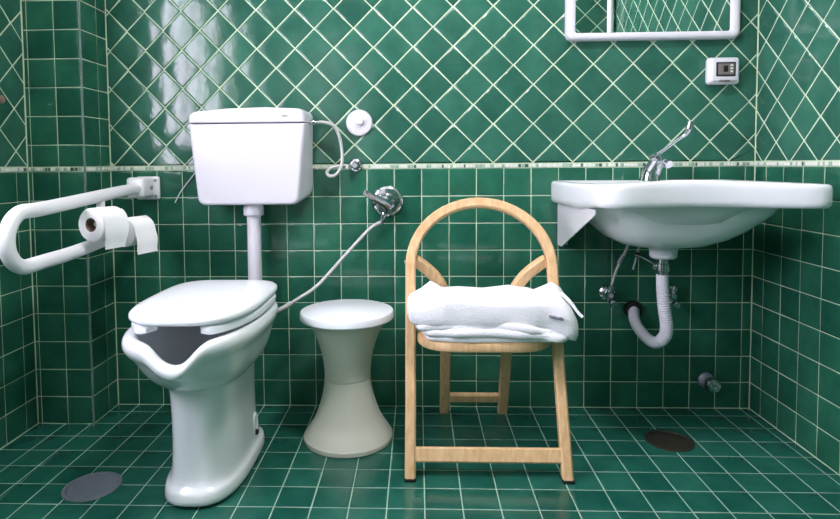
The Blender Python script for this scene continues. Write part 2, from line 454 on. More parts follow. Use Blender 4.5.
dr = obj('door_1', bm, 'door', kind='structure')
obj('door_leaf', B(-.8, -.06, YF-.01, YF+.012, .008, 2.02, .003), 'door', dr)
obj('door_handle', TB([(-.72, YF+.01, 1.02), (-.72, YF+.06, 1.02), (-.70, YF+.07, 1.02), (-.60, YF+.07, 1.02)], .009), 'chrome', dr)
RX, RY = 1.42, -1.62               # short wall return beside the camera; only the mirror shows it
wt_ = struct('wall_return', B(RX, XR+.1, RY-.12, RY-G, -.05, ZC), 'grout')
W = Wall(wt_, (0,RY,0), (-1,0,0), (0,0,1), (0,1,0), 'tile_low', 'low')
straight(W, [-XR, -1.66, -1.56, -1.46, -RX], vs, [(-XR, -RX, 0, ZB)], lambda x, y: False); W.finish()
W2 = Wall(wt_, (0,RY,0), (-1,0,0), (0,0,1), (0,1,0), 'tile_wall', 'diag')
diagonal(W2, 0, .914, .0735, .0718, (-26, -16), (-1, 23), [(-XR, -RX, ZD, ZC)], lambda x, y: False); W2.finish()
tag(obj('riser_pipe', LT([(.02, 0), (.02, ZC)], 20, Matrix.Translation((1.690, RY+.03, 0))), 'paint', org=(1.690, RY+.03, 0)),
    'white vertical pipe seen only as a reflection in the mirror', 'pipe')

# ============================================================ toilet
TX = -.126
def egg(z, yf, yb, hw, nf=2.3, nb=3.2, yc=-.50, n=64, dip=0, dx=0):
    """plan outline: round front (towards the camera), squarer back; dip lowers the front edge into a notch"""
    out = []
    for i in range(n):
        t = 2*PI*(i+.5)/n; s, c = math.sin(t), math.cos(t)
        e = 2/(nf if c > 0 else nb)
        x = hw*math.copysign(abs(s)**e, s)
        y = yc-math.copysign(abs(c)**e, c)*((yc-yf) if c > 0 else (yb-yc))
        a = min(t, 2*PI-t)
        q = 0
        if dip:
            q = .5+.5*math.cos(PI*min(1, max(0, (abs(x-.020)-.012)/.066))) if c > 0 else 0
        out.append(Vector((TX+dx+x, y, z-dip*q)))
    return out
to = thing('toilet', (TX, -.47, 0), 'white floor-standing ceramic toilet with notched front rim and closed lid', 'toilet')
D = .054
rings = [egg(0, -.690, -.25, .112, 2.8, 3.6, -.45), egg(.012, -.692, -.248, .114, 2.8, 3.6, -.45), egg(.038, -.690, -.25, .112, 2.8, 3.6, -.45), egg(.045, -.684, -.254, .108, 2.8, 3.5, -.45),
 egg(.052, -.668, -.264, .098, 2.8, 3.4, -.45), egg(.085, -.662, -.272, .095, 2.8, 3.2, -.45), egg(.17, -.658, -.285, .093, 2.8, 3, -.45),
 egg(.27, -.660, -.29, .095, 2.8, 3, -.46), egg(.307, -.664, -.288, .098, 2.8, 3, -.47), egg(.318, -.672, -.286, .104, 2.6, 3, -.47),
 egg(.333, -.705, -.282, .125, 2.4, 3, -.48, dip=.004), egg(.365, -.752, -.276, .148, 2.3, 3, -.49, dip=.010), egg(.405, -.788, -.27, .160, 2.3, 3, -.5, dip=.022),
 egg(.432, -.806, -.265, .166, 2.4, 3, -.5, dip=.034), egg(.446, -.824, -.258, .175, 2.5, 3, -.5, dip=D*.85), egg(.462, -.834, -.254, .181, 2.5, 3, -.5, dip=D),
 egg(.478, -.834, -.254, .181, 2.5, 3, -.5, dip=D), egg(.489, -.824, -.26, .174, 2.5, 3, -.5, dip=D), egg(.490, -.808, -.275, .160, 2.5, 3, -.5, dip=D),
 egg(.484, -.794, -.30, .146, 2.4, 3, -.5, dip=D*.95), egg(.462, -.784, -.315, .137, 2.3, 3, -.5, dip=D*.8), egg(.42, -.762, -.33, .126, 2.2, 2.8, -.5, dip=.02), egg(.35, -.69, -.36, .095, 2, 2.4, -.5),
 egg(.31, -.61, -.42, .05, 2, 2, -.5)]
bwl = obj('bowl', loft(bmesh.new(), rings), 'toilet', to, sub=1)
# seat ring, open at the front
def ring_seg(z0, z1, yf, yb, hw, iw, gap):
    bm = bmesh.new(); prof = []
    N_ = 72; a0 = gap; secs = []
    for k in range(N_+1):
        t = a0+(2*PI-2*a0)*k/N_
        s, c = math.sin(t), math.cos(t)
        def P(hw_, yf_, yb_):
            e = 2/(2.3 if c > 0 else 3.4); yc = -.5
            return (hw_*math.copysign(abs(s)**e, s), yc-math.copysign(abs(c)**e, c)*((yc-yf_) if c > 0 else (yb_-yc)))
        o, i_ = P(hw, yf, yb), P(hw-iw, yf+iw, yb-iw*1.3)
        endk = min(k, N_-k); sh = (0.55, .85, 1)[min(endk, 2)]
        m = ((o[0]+i_[0])/2, (o[1]+i_[1])/2); zm = (z0+z1)/2; h = (z1-z0)/2*sh
        def mixp(q, f): return Vector((TX+m[0]+(q[0]-m[0])*f*sh, m[1]+(q[1]-m[1])*f*sh, 0))
        sec = []
        for q, f, zz in ((o, 1, 0), (o, .93, .75), (o, .75, 1), (i_, .75, 1), (i_, .93, .75), (i_, 1, 0), (i_, .93, -.75), (i_, .75, -1), (o, .75, -1), (o, .93, -.75)):
            v = mixp(q, f); v.z = zm+h*zz; sec.append(v)
        secs.append(sec)
    return loft(bm, secs)
obj('seat_ring', ring_seg(.494, .518, -.790, -.272, .174, .062, .40), 'seat', to)
lid = [egg(.520, -.752, -.285, .156, 2.9, 4.2), egg(.5205, -.767, -.270, .166, 2.9, 4.2), egg(.526, -.773, -.265, .171, 2.9, 4.2), egg(.534, -.773, -.265, .171, 2.9, 4.2),
       egg(.540, -.766, -.272, .165, 2.9, 4.2), egg(.543, -.745, -.29, .147, 2.8, 4), egg(.5445, -.67, -.36, .09, 2.4, 3.4), egg(.545, -.58, -.46, .03, 2.2, 2.4)]
ld = obj('lid', loft(bmesh.new(), lid), 'seat', to, smooth=60)
for s in (-1, 1):
    obj('hinge', LT([(.012, -.02), (.012, .02)], 20, aim((TX+s*.08, -.262, .515), (1,0,0))), 'plastic', ld)
# mounting recess with its bolt on the right flank
obj('bolt_recess', LT([(.0, .0), (.016, .0), (.019, .003), (.019, -.004)], 24, Matrix.Translation((TX+.0945, -.38, .10)) @ Matrix.Rotation(PI/2, 4, 'Y') @ Matrix.Diagonal((1.9, 1, 1, 1))), 'toilet', bwl)
obj('fixing_bolt', LT([(.0085, 0), (.0085, .006), (.005, .009), (0, .009)], 16, aim((TX+.096, -.385, .075), (1, 0, 0))), 'rubber', bwl)

# ============================================================ cistern, flush pipe
CX = -.109
def cist_outline(z, y, inset=0):
    pass
ci = thing('cistern', (CX, 0, .785), 'white plastic wall-hung cistern tank above the toilet', 'cistern')
def cist(z0, z1, grow, arch, r=.022):
    """front outline (x,z) of a tapering rounded body, lofted from the wall to the front"""
    def halfw(z): return .176+(z-.785)/(1.115-.785)*.036
    pts = []
    nseg = 8
    w0, w1 = halfw(z0)+grow, halfw(z1)+grow
    corners = [((-w0, z0), r*1.2), ((w0, z0), r*1.2), ((w1, z1), r), ((-w1, z1), r)]
    return corners
def rpoly(cs, n=8):
    """rounded polygon from (point, radius) corners"""
    out = []
    m = len(cs)
    for i in range(m):
        p, r = Vector(cs[i][0]), cs[i][1]
        a, b_ = Vector(cs[i-1][0]), Vector(cs[(i+1) % m][0])
        d1, d2 = (a-p).normalized(), (b_-p).normalized()
        ang = d1.angle(d2); k = r/math.tan(ang/2)
        s, e = p+d1*k, p+d2*k
        for q in range(n+1):
            t = q/n
            out.append((1-t)**2*s+2*t*(1-t)*p*1+t*t*e if False else ((1-t)*(1-t)*s+2*t*(1-t)*p+t*t*e))
    return out
def prism(outline, y0, y1, scale_front=.985, bev=.010, z_arch=None, cx=0, back=None):
    """(x,z) outline between the wall (y0) and front (y1) with a rounded front edge"""
    n = len(outline); c = sum((Vector(p) for p in outline), Vector((0, 0)))/n
    rings = []
    for y, f, ins in ((y0, 1, 0), (y1+bev*1.6, scale_front, 0), (y1+bev*.5, scale_front, bev*.25), (y1+bev*.12, scale_front, bev*.6), (y1, scale_front, bev*1.2)):
        rg = []
        for p in (back if back and y == y0 else outline):
            v = c+(Vector(p)-c)*f
            d = c-v; d.normalize()
            v = v+d*ins
            z = v.y+(z_arch(v.x) if z_arch else 0)
            rg.append(Vector((cx+v.x, y, z)))
        rings.append(rg)
    return loft(bmesh.new(), rings)
body_o = rpoly([((-.180, .778), .032), ((.182, .780), .032), ((.2095, 1.0695), .003), ((-.2095, 1.0695), .003)])
body_b = rpoly([((-.190, .786), .032), ((.204, .795), .05), ((.2095, 1.0695), .003), ((-.2095, 1.0695), .003)])
obj('tank', prism(body_o, -.012, -.150, .99, .012, cx=CX, back=body_b), 'plastic', ci, smooth=50)
lid_o = rpoly([((-.2105, 1.0698), .002), ((.2105, 1.0698), .002), ((.209, 1.117), .03), ((0.07, 1.124), .2), ((-.07, 1.121), .2), ((-.209, 1.108), .034)])
tl_ = obj('tank_lid', prism(lid_o, -.008, -.1515, .99, .012, cx=CX), 'plastic', ci, smooth=50)
obj('side_plug', LT([(.012, 0), (.012, .008), (.008, .012), (0, .012)], 20, aim((CX-.2065, -.07, 1.088), (-1, 0, 0))), 'rubber', ci)
obj('emblem', B(CX+.128, CX+.146, -.1535, -.150, 1.090, 1.0935, .0006), 'panel', tl_)
fp = thing('flush_pipe', (CX-.008, -.075, .47), 'white vertical flush pipe running from tank down behind toilet', 'pipe')
FX = CX+.002
obj('pipe', TB([(FX, -.085, .76), (FX, -.085, .52), (FX, -.088, .475), (FX, -.115, .440), (FX, -.16, .432), (FX, -.252, .430)], .0245, 24), 'plastic', fp)
obj('collar_nut', LT([(.030, .738), (.036, .742), (.037, .768), (.034, .772), (.034, .786)], 32, Matrix.Translation((FX, -.085, 0))), 'plastic', fp)
# supply hose and stop valve
sh = thing('supply_hose', (.1, -.06, 1.07), 'grey looped braided hose from cistern tank to small wall valve', 'hose')
obj('hose', TB([(.125, -.075, 1.073), (.150, -.07, 1.074), (.185, -.06, 1.062), (.205, -.05, 1.02), (.213, -.045, .96), (.210, -.05, .915), (.190, -.055, .884), (.165, -.05, .880), (.157, -.045, .895), (.178, -.04, .912), (.225, -.035, .918)], .0062, 10), 'hose', sh)
obj('nut', LT([(.008, 0), (.010, .004), (.010, .018), (.007, .022), (.007, .03)], 12, aim((.100, -.075, 1.073), (1, 0, 0))), 'chrome', sh)
vv = thing('stop_valve', (.257, 0, .918), 'small chrome stop valve on round plate beside hose loop', 'valve')
obj('wall_plate', LT([(.027, 0), (.027, .003), (.022, .009), (.012, .012), (0, .012)], 32, aim((.257, -.0005, .918), (0, -1, 0))), 'chrome', vv)
obj('spindle', LT([(.012, .008), (.012, .03), (.0095, .034), (0, .034)], 20, aim((.257, 0, .918), (0, -1, 0))), 'chrome', vv)
cp = thing('blanking_plate', (.273, 0, 1.075), 'round white wall plate with centre knob, right of the tank', 'wall plate')
ds_ = obj('disc', LT([(.049, 0), (.049, .006), (.046, .011), (.040, .0125), (0, .014)], 48, aim((.273, -.0005, 1.075), (0, -1, 0))), 'plastic', cp)
obj('knob', LT([(.013, .012), (.013, .024), (.010, .027), (0, .027)], 24, aim((.277, 0, 1.079), (0, -1, 0))), 'plastic', ds_)
# flush mixer with its lever and hose
mx = thing('wall_mixer', (.376, 0, .782), 'chrome single-lever wall mixer on round plate, hose attached', 'mixer tap')
obj('wall_plate', LT([(.060, 0), (.060, .003), (.055, .009), (.045, .012), (0, .012)], 48, aim((.376, -.0005, .782), (0, -1, 0))), 'chrome', mx)
mbd = obj('body', LT([(.034, .010), (.032, .025), (.027, .045), (.022, .055), (0, .058)], 32, aim((.372, 0, .782), (-.1, -1, .0))), 'chrome', mx)
obj('lever', TB([(.378, -.05, .766), (.355, -.075, .787), (.325, -.10, .806), (.300, -.12, .822)], lambda t: .021-.011*t, 14), 'chrome', mbd)
obj('outlet', LT([(.012, 0), (.012, .03), (.009, .034), (.009, .042)], 16, aim((.366, -.035, .742), (-.35, -.1, -1))), 'chrome', mx)
bh = thing('bidet_hose', (.1, -.15, .6), 'grey hose sagging from wall mixer down to toilet seat', 'hose')
obj('hose', TB([(.352, -.045, .708), (.335, -.048, .70), (.305, -.052, .678), (.222, -.075, .590), (.128, -.11, .489), (.060, -.145, .445), (.037, -.16, .432)], .0062, 10), 'hose', bh)
obj('coupling', TB([(.040, -.158, .434), (.020, -.178, .424), (0, -.2, .417), (-.03, -.235, .41)], .0085, 12), 'hose', bh)

# ============================================================ folding support rail with paper rolls
gr = thing('support_rail', (-.528, 0, .84), 'white folding support rail looped out from the tiled wall', 'grab rail')
bm = bmesh.new(); box(bm, -.572, -.484, -.02, -.0005, .795, .882, .008, 3)
wpl = obj('wall_plate', bm, 'paint', gr)
hbk = obj('hinge_block', B(-.565, -.500, -.11, -.015, .806, .880, .012, 3), 'paint', gr)
for zz in (.808, .868):
    obj('screw', LT([(.006, 0), (.006, .002), (0, .003)], 12, aim((-.4955, -.02, zz), (0, -1, 0))), 'steel', wpl)
obj('hinge_pin', LT([(.008, 0), (.008, .004), (0, .005)], 14, aim((-.498, -.05, .842), (1, 0, 0))), 'steel', hbk)
zt, zl_ = .806, .662; zm = (zt+zl_)/2; rr = (zt-zl_)/2
pts = [Vector((-.528, -.075, .842)), Vector((-.528, -.25, .833)), Vector((-.528, -.50, .816)), Vector((-.528, -.64, .8075))]
for k in range(0, 17):
    a = PI/2-PI*k/16
    pts.append(Vector((-.528, -.71-math.cos(a)*rr, zm+math.sin(a)*rr)))
pts += [Vector((-.528, -.64, .664)), Vector((-.526, -.5, .669)), Vector((-.52, -.30, .688)), Vector((-.512, -.075, .722))]
obj('tube', tube(bmesh.new(), spline(pts, 3), .0195, 20), 'paint', gr)
A1 = Vector((.27, .96, 0)).normalized()                    # axis of the rolls (towards the wall)
r1, r2 = Vector((-.466, -.448, .748)), Vector((-.446, -.302, .708))
hl = thing('roll_holder', (-.528, -.36, .82), 'white paper roll holder arm hanging from the support rail', 'roll holder')
obj('drop_arm', TB([(-.528, -.345, .810), (-.526, -.350, .78), (-.515, -.36, .745), (-.460, -.372, .728)], .0125, 14), 'paint', hl)
obj('rod', TB([r1-A1*.03, r1+A1*.05, r2-A1*.05, r2+A1*.055], .007, 12), 'paint', hl)
def roll(c, rad, label, tail):
    t = thing('paper_roll', tuple(c-Vector((0, 0, rad))), label, 'toilet paper', 'paper rolls on the rail')
    mt = aim(c, A1); h = .047
    bm = bmesh.new(); S = 40; ri = .021
    prof = [(ri, -h), (rad-.004, -h), (rad, -h+.004), (rad, h-.004), (rad-.004, h), (ri, h)]
    lathe(bm, prof+[prof[0]], S, mt, cap=False)
    obj('paper', bm, 'paper', t, smooth=50)
    bm = bmesh.new(); lathe(bm, [(ri, -h), (ri, h), (ri-.002, h), (ri-.002, -h), (ri, -h)], 24, mt, cap=False)
    obj('core', bm, 'card', t)
    # loose sheet hanging from the right side of the roll
    side = Vector((A1.y, -A1.x, 0)); bm = bmesh.new(); rows = []
    for k in range(13):
        u_ = k/12; a = 1.0-u_*2.2
        if a > 0: p = c+side*math.cos(a)*rad*1.012+Vector((0, 0, math.sin(a)*rad*1.012))
        else:
            f = (u_-1.0/2.2)/(1-1.0/2.2); p = c+side*(rad*1.012+.004*math.sin(f*5)+tail[1]*f)+Vector((0, 0, -f*tail[0]))
        tp = 1-(.35*max(0, u_-.6)/.4)*tail[2]
        rows.append([p+A1*q*h*(tp if q < 0 else 1) for q in (-1, -.5, 0, .5, 1)])
    th = side*.0012
    for off in (0, 1):
        V = [[bm.verts.new(p+th*off) for p in r] for r in rows]
        for a_, b_ in zip(V, V[1:]):
            for q in range(4): bm.faces.new((a_[q], a_[q+1], b_[q+1], b_[q]))
    obj('loose_sheet', bm, 'paper', t, smooth=60)
roll(r1, .050, 'nearer toilet paper roll on the rail, its hollow core showing', (.075, -.012, 1))
roll(r2, .047, 'toilet paper roll nearer the wall, half hidden by the other roll', (.070, .010, .2))

# ============================================================ stool
SX, SY = .250, -.258
st = thing('hourglass_stool', (SX, SY, 0), 'cream plastic hourglass-shaped stool with a round white top', 'stool')
def prof_pts(ctrl, n=8): return [(p.x, p.y) for p in spline([Vector((a, b_, 0)) for a, b_ in ctrl], n)]
T = Matrix.Translation((SX, SY, 0))
low = [(0, 0), (.146, 0), (.149, .004), (.149, .016)] + prof_pts([(.146, .020), (.135, .038), (.112, .075), (.093, .125), (.081, .175), (.0775, .209)], 5) + [(.0765, .2105)]
obj('base', LT(low, 64, T), 'cream', st, smooth=35)
up = [(.0765, .2115)] + prof_pts([(.0775, .213), (.078, .24), (.085, .29), (.101, .345), (.123, .39), (.142, .412)], 5)
obj('upper_body', LT(up, 64, T), 'cream', st, smooth=35)
obj('top', LT([(.142, .409), (.153, .410), (.1565, .414), (.1565, .430), (.154, .435), (.148, .4375), (0, .4385)], 72, T), 'seat', st, smooth=35)

# ============================================================ folding beech chair
CHX = .690
ch = thing('folding_chair', (CHX, -.28, 0), 'pale beech folding chair with a hooped back beside the stool', 'chair')
YF0, SL = -.520, .348                       # front feet, slope of the front frame (y per z)
def fp_(x, z): return Vector((CHX+x, YF0+SL*z, z))
Rr = .226; zs = .592; scz = 1/math.sqrt(1+SL*SL)
path = [fp_(-Rr-.002, 0), fp_(-Rr, .2), fp_(-Rr, .4), fp_(-Rr, .5)]
for k in range(25):
    a = PI-PI*k/24
    path.append(fp_(Rr*math.cos(a), zs+Rr*math.sin(a)*scz*.93))
path += [fp_(Rr, .5), fp_(Rr, .4), fp_(Rr, .2), fp_(Rr+.002, 0)]
fn = Vector((0, 1, -SL)).normalized()
hf = obj('hoop_frame', sweep(bmesh.new(), path, fn, .032, .030, .005), 'wood', ch, smooth=35)
obj('front_stretcher', sweep(bmesh.new(), [fp_(-Rr+.012, .064), fp_(Rr-.012, .064)], fn, .042, .022), 'wood', ch, smooth=35)
YR0, SR = -.048, -.405
def rp_(x, z): return Vector((CHX+x, YR0+SR*z, z))
rn = Vector((0, 1, -SR)).normalized()
for s in (-1, 1):
    ctrl = [rp_(s*.107, 0), rp_(s*.107, .2), rp_(s*.107, .38), rp_(s*.108, .45), rp_(s*.120, .505), rp_(s*.148, .552), rp_(s*.190, .592), rp_(s*.212, .607)]
    obj('rear_leg', sweep(bmesh.new(), spline(ctrl, 6), rn, .036, .026), 'wood', ch, smooth=35)
obj('rear_stretcher', sweep(bmesh.new(), [rp_(-.09, .066), rp_(.09, .066)], rn, .036, .02), 'wood', ch, smooth=35)
bm = bmesh.new()
so = rpoly([((-.206, -.500), .13), ((.206, -.500), .13), ((.206, -.224), .04), ((-.206, -.224), .04)])
def plate(outline, z0, z1, e, cx=0):
    n = len(outline); c = sum((Vector(p) for p in outline), Vector((0, 0)))/n; rings = []
    for z, ins in ((z0, e), (z0+e*.4, e*.25), (z0+e, 0), (z1-e, 0), (z1-e*.4, e*.25), (z1, e)):
        rings.append([Vector((cx+p[0]+(c-Vector(p)).normalized().x*ins, p[1]+(c-Vector(p)).normalized().y*ins, z)) for p in outline])
    return loft(bmesh.new(), rings)
bm.free()
obj('seat', plate(so, .368, .396, .007, CHX), 'wood', ch, smooth=35)
for s in (-1, 1):
    obj('pivot_bolt', LT([(.006, 0), (.006, .003), (0, .005)], 12, aim((CHX+s*(Rr+.016), YF0+SL*.605, .605), (s, 0, 0))), 'steel', hf)
    obj('foot_pad', B(CHX+s*(Rr+.002)-.017, CHX+s*(Rr+.002)+.017, YF0-.018, YF0+.018, .0, .008, .002), 'rubber', hf)

# ============================================================ folded towel on the seat
arch = lambda x: 1-min(1.6, ((x+.045)/.17)**2)
tw = thing('folded_towel', (CHX, -.36, .397), 'thick white terry towel folded in layers on the chair seat', 'towel')
TWX = CHX+.006
def towel_layer(z0, z1, xl, xr, yf, yb, seed, bumps=(), front_wave=.006, narrow=.20, sag=(), arc=0, rough=1):
    N_ = 88; cy = (yf+yb)/2-.02
    def outl(f, dz):
        r = []
        for i in range(N_):
            t = 2*PI*i/N_; c, s = math.cos(t), math.sin(t)
            e = 2/5.0
            x = (xr if c > 0 else -xl)*abs(c)**e if c else 0
            y = cy+((yb-cy) if s > 0 else (cy-yf))*math.copysign(abs(s)**e, s)
            if y > -.405:                      # between the hoop legs the cloth is pinched narrower
                k = min(1, (y+.405)/.03); lim = narrow
                x = x*(1-k)+k*max(-lim, min(lim, x))
            nv = noise.noise(Vector((x*9+seed, y*9, seed)))
            x += .006*nv; y += front_wave*noise.noise(Vector((x*14, seed*3, z0*30)))
            x, y = x*f, cy+(y-cy)*f
            r.append((x, y))
        return r
    rings = []
    h = z1-z0
    for f, zz in ((.0+.05, 0), (.6, 0), (.93, .0), (.975, .12), (.997, .35), (1.0, .6), (.99, .82), (.965, .96), (.92, 1.0), (.84, 1.0), (.74, 1), (.62, 1), (.48, 1), (.32, 1), (.16, 1), (.04, 1)):
        rg = []
        for x, y in outl(f, 0):
            z = z0+h*zz
            if zz > 0:
                z += zz*rough*(.006*noise.noise(Vector((x*11+seed, y*13, 1.7)))+.003*noise.noise(Vector((x*34, y*30, seed))))
                for bx_, by_, sx_, sy_, hh in bumps: z += zz*hh*math.exp(-((x-bx_)/sx_)**2-((y-by_)/sy_)**2)
            z += arc*arch(x)*(1 if zz > 0 else .8)
            for bx_, wx_, hh in sag:
                z -= hh*max(0, min(1, (x-bx_)/wx_))**1.5*(1 if zz < .99 else .8)
            rg.append(Vector((TWX+x, y, z)))
        rings.append(rg)
    return loft(bmesh.new(), rings)
arch = lambda x: 1-min(1.6, ((x+.045)/.17)**2)
obj('lower_fold', towel_layer(.3965, .414, .188, .215, -.497, -.275, 1.3, front_wave=.018), 'terry', tw, smooth=80)
obj('middle_fold', towel_layer(.410, .432, .200, .236, -.508, -.272, 4.1, front_wave=.020, arc=.007, sag=((.10, .13, .012),)), 'terry', tw, smooth=80)
obj('upper_fold', towel_layer(.426, .450, .216, .258, -.504, -.270, 7.7, front_wave=.020, arc=.010, sag=((.08, .17, .024),)), 'terry', tw, smooth=80)
tf = obj('top_fold', towel_layer(.442, .518, .240, .268, -.502, -.268, 9.2, front_wave=.016, arc=.006, rough=1.8,
    bumps=((.205, -.40, .042, .06, .058), (-.165, -.37, .024, .06, .036), (.0, -.40, .10, .2, -.008), (-.22, -.44, .03, .05, .012)), sag=((.16, .10, .055),)), 'terry', tw, smooth=80)
bm = bmesh.new()
for k, dx in enumerate((0, .010, .019, .030)):
    box(bm, TWX+.172+dx, TWX+.179+dx, -.512, -.490, .474-.002*k, .4795-.002*k)
obj('stitched_mark', bm, 'ink', tf, smooth=0)
obj('hanging_loop', TB([(TWX+.218, -.45, .535), (TWX+.240, -.465, .512), (TWX+.258, -.475, .485), (TWX+.272, -.48, .470)], .0045, 8), 'terry', tf)

# ============================================================ washbasin
BX, BY = 1.297, -.285
wbs = thing('washbasin', (BX, 0, .645), 'wide white accessible washbasin with a curved front mounted on the wall', 'washbasin')
NA = 120
def chaikin(P, it=3):
    P = [Vector(p) for p in P]
    for _ in range(it):
        Q = []
        for i in range(len(P)):
            a, b_ = P[i], P[(i+1) % len(P)]
            Q += [a*.75+b_*.25, a*.25+b_*.75]
        P = Q
    return P
def radial(P, n=NA, c=(BX, BY)):
    """resample a star-shaped outline at n equal angles about c"""
    c = Vector(c); out = []
    for i in range(n):
        t = 2*PI*i/n; d = Vector((math.cos(t), math.sin(t))); best = None
        for k in range(len(P)):
            a, b_ = P[k-1]-c, P[k]-c; e = b_-a
            den = d.x*e.y-d.y*e.x
            if abs(den) < 1e-12: continue
            s = (a.x*e.y-a.y*e.x)/den; u_ = (a.x*d.y-a.y*d.x)/den
            if s > 0 and -1e-6 <= u_ <= 1+1e-6 and (best is None or s > best): best = s
        out.append(c+d*best)
    return out
rim_poly = chaikin([(.976, -.003), (.978, -.001), (1.30, -.001), (1.620, -.001), (1.622, -.003), (1.625, -.2), (1.628, -.40), (1.628, -.520), (1.622, -.562), (1.585, -.570),
                    (1.49, -.545), (1.40, -.522), (1.297, -.514), (1.19, -.522), (1.10, -.542), (1.045, -.552), (1.005, -.535), (.994, -.49), (.986, -.36), (.978, -.18)], 2)
rim = radial(rim_poly)
def sup(cx, cy, hx, hy, n=3.0, hyb=None):
    P = []
    for i in range(160):
        t = 2*PI*i/160; c, s = math.cos(t), math.sin(t)
        P.append(Vector((cx+hx*math.copysign(abs(c)**(2/n), c), cy+(hy if s < 0 else (hyb or hy))*math.copysign(abs(s)**(2/n), s))))
    return radial(P, c=(cx, cy))
def lift(p):   # the rim rises a little along the middle of the front
    return .014*math.exp(-((p.x-1.26)/.20)**2)*max(0, min(1, (-p.y-.25)/.25))
def lowlift(p): return .014*max(0, min(1, (-p.y-.32)/.15))
def R3(P, z, ins=0, up=0, low=0):
    out = []
    for p in P:
        v = p+(Vector((BX, BY))-p).normalized()*ins
        out.append(Vector((v.x, min(v.y, -.0005), z+up*lift(v)+low*lowlift(v))))
    return out
rings = [R3(sup(1.285, -.24, .03, .03, 2), .643), R3(sup(1.285, -.24, .08, .075, 2.2), .646), R3(sup(1.287, -.24, .135, .12, 2.6, .14), .656), R3(sup(1.295, -.24, .182, .150, 3, .18), .678),
         R3(sup(1.303, -.24, .220, .175, 3.2, .205), .706), R3(sup(1.31, -.24, .252, .190, 3.4, .225), .736), R3(sup(1.317, -.24, .280, .204, 3.2, .235), .760), R3(sup(1.318, -.24, .292, .214, 3.4, .238), .776, low=1),
         R3(rim, .776, .016, low=1), R3(rim, .778, .007, low=1), R3(rim, .785, .0015, low=1), R3(rim, .796, 0, low=.9), R3(rim, .838, 0, .8), R3(rim, .848, .0015, 1), R3(rim, .854, .006, 1), R3(rim, .856, .014, 1),
         R3(rim, .856, .028, 1), R3(rim, .852, .038, .6), R3(sup(1.297, -.30, .262, .198, 3.4, .165), .838), R3(sup(1.297, -.30, .245, .185, 3, .155), .80), R3(sup(1.295, -.29, .19, .15, 2.6, .13), .74),
         R3(sup(1.29, -.27, .11, .10, 2.2, .09), .70), R3(sup(1.285, -.25, .03, .03, 2), .690)]
obj('basin', loft(bmesh.new(), rings), 'porcelain', wbs, smooth=50)
for x in (1.008,):
    bm = bmesh.new()
    tri = [(-.003, .618), (-.003, .782), (-.46, .782), (-.46, .768), (-.06, .618)]
    a = [bm.verts.new((x-.002, y, z)) for y, z in tri]; c = [bm.verts.new((x+.002, y, z)) for y, z in tri]
    bm.faces.new(a); bm.faces.new(c)
    for i in range(len(tri)): bm.faces.new((a[i-1], a[i], c[i], c[i-1]))
    box(bm, x+.002, x+.035, -.005, -.001, .618, .775, 0)
    obj('bracket', bm, 'paint', wbs, smooth=0)
# tap with long lever
tp = thing('basin_tap', (1.32, -.10, .856), 'chrome basin tap with a long raised elbow lever', 'tap')
obj('body', TB([(1.302, -.10, .852), (1.306, -.10, .88), (1.318, -.103, .905), (1.328, -.105, .928)], lambda t: .035-.012*t, 20), 'chrome', tp)
obj('cap', LT([(.021, 0), (.023, .006), (.021, .022), (.012, .030), (0, .032)], 24, aim((1.325, -.105, .922), (-.25, 0, 1))), 'chrome', tp)
obj('spout', TB([(1.318, -.11, .895), (1.330, -.13, .914), (1.338, -.15, .918), (1.342, -.165, .912)], .014, 14), 'chrome', tp)
bm = bmesh.new()
lv = spline([(1.322, -.115, .948), (1.345, -.125, .966), (1.375, -.135, .992), (1.400, -.145, 1.012), (1.410, -.152, 1.030), (1.415, -.155, 1.050), (1.416, -.156, 1.058)], 5)
obj('lever', tube(bm, lv, lambda t: .0055+.0065*max(0, min(1, (t-.45)/.25)), 14), 'chrome', tp)
# waste, trap and supply
wt = thing('sink_trap', (1.30, -.2, .6), 'white ribbed flexible waste pipe curling from basin into wall', 'waste pipe')
DX, DY = 1.292, -.25
obj('waste_cup', LT([(.046, .6425), (.043, .632), (.042, .612), (.036, .606), (.020, .604)], 32, Matrix.Translation((DX, DY, 0))), 'plastic', wt)
obj('tailpiece', LT([(.019, .606), (.019, .59), (.022, .588), (.022, .565), (.017, .562), (.017, .548)], 28, Matrix.Translation((DX, DY, 0))), 'chrome', wt)
path = spline([(DX-.002, DY, .552), (DX, DY, .50), (DX+.006, DY, .44), (DX+.014, DY, .385), (DX+.012, DY+.006, .345), (DX-.004, DY+.03, .316), (1.276, -.18, .314), (1.270, -.12, .328), (1.272, -.06, .350), (1.286, -.012, .372)], 40)
obj('flex_tube', tube(bmesh.new(), path, lambda t: .0195+(.0014*math.sin(t*420) if .10 < t < .50 else 0), 18), 'plastic', wt)
obj('wall_seal', LT([(.034, 0), (.034, .010), (.030, .016), (.022, .018)], 32, aim((1.287, -.0005, .374), (0, -1, 0))), 'rubber', wt)
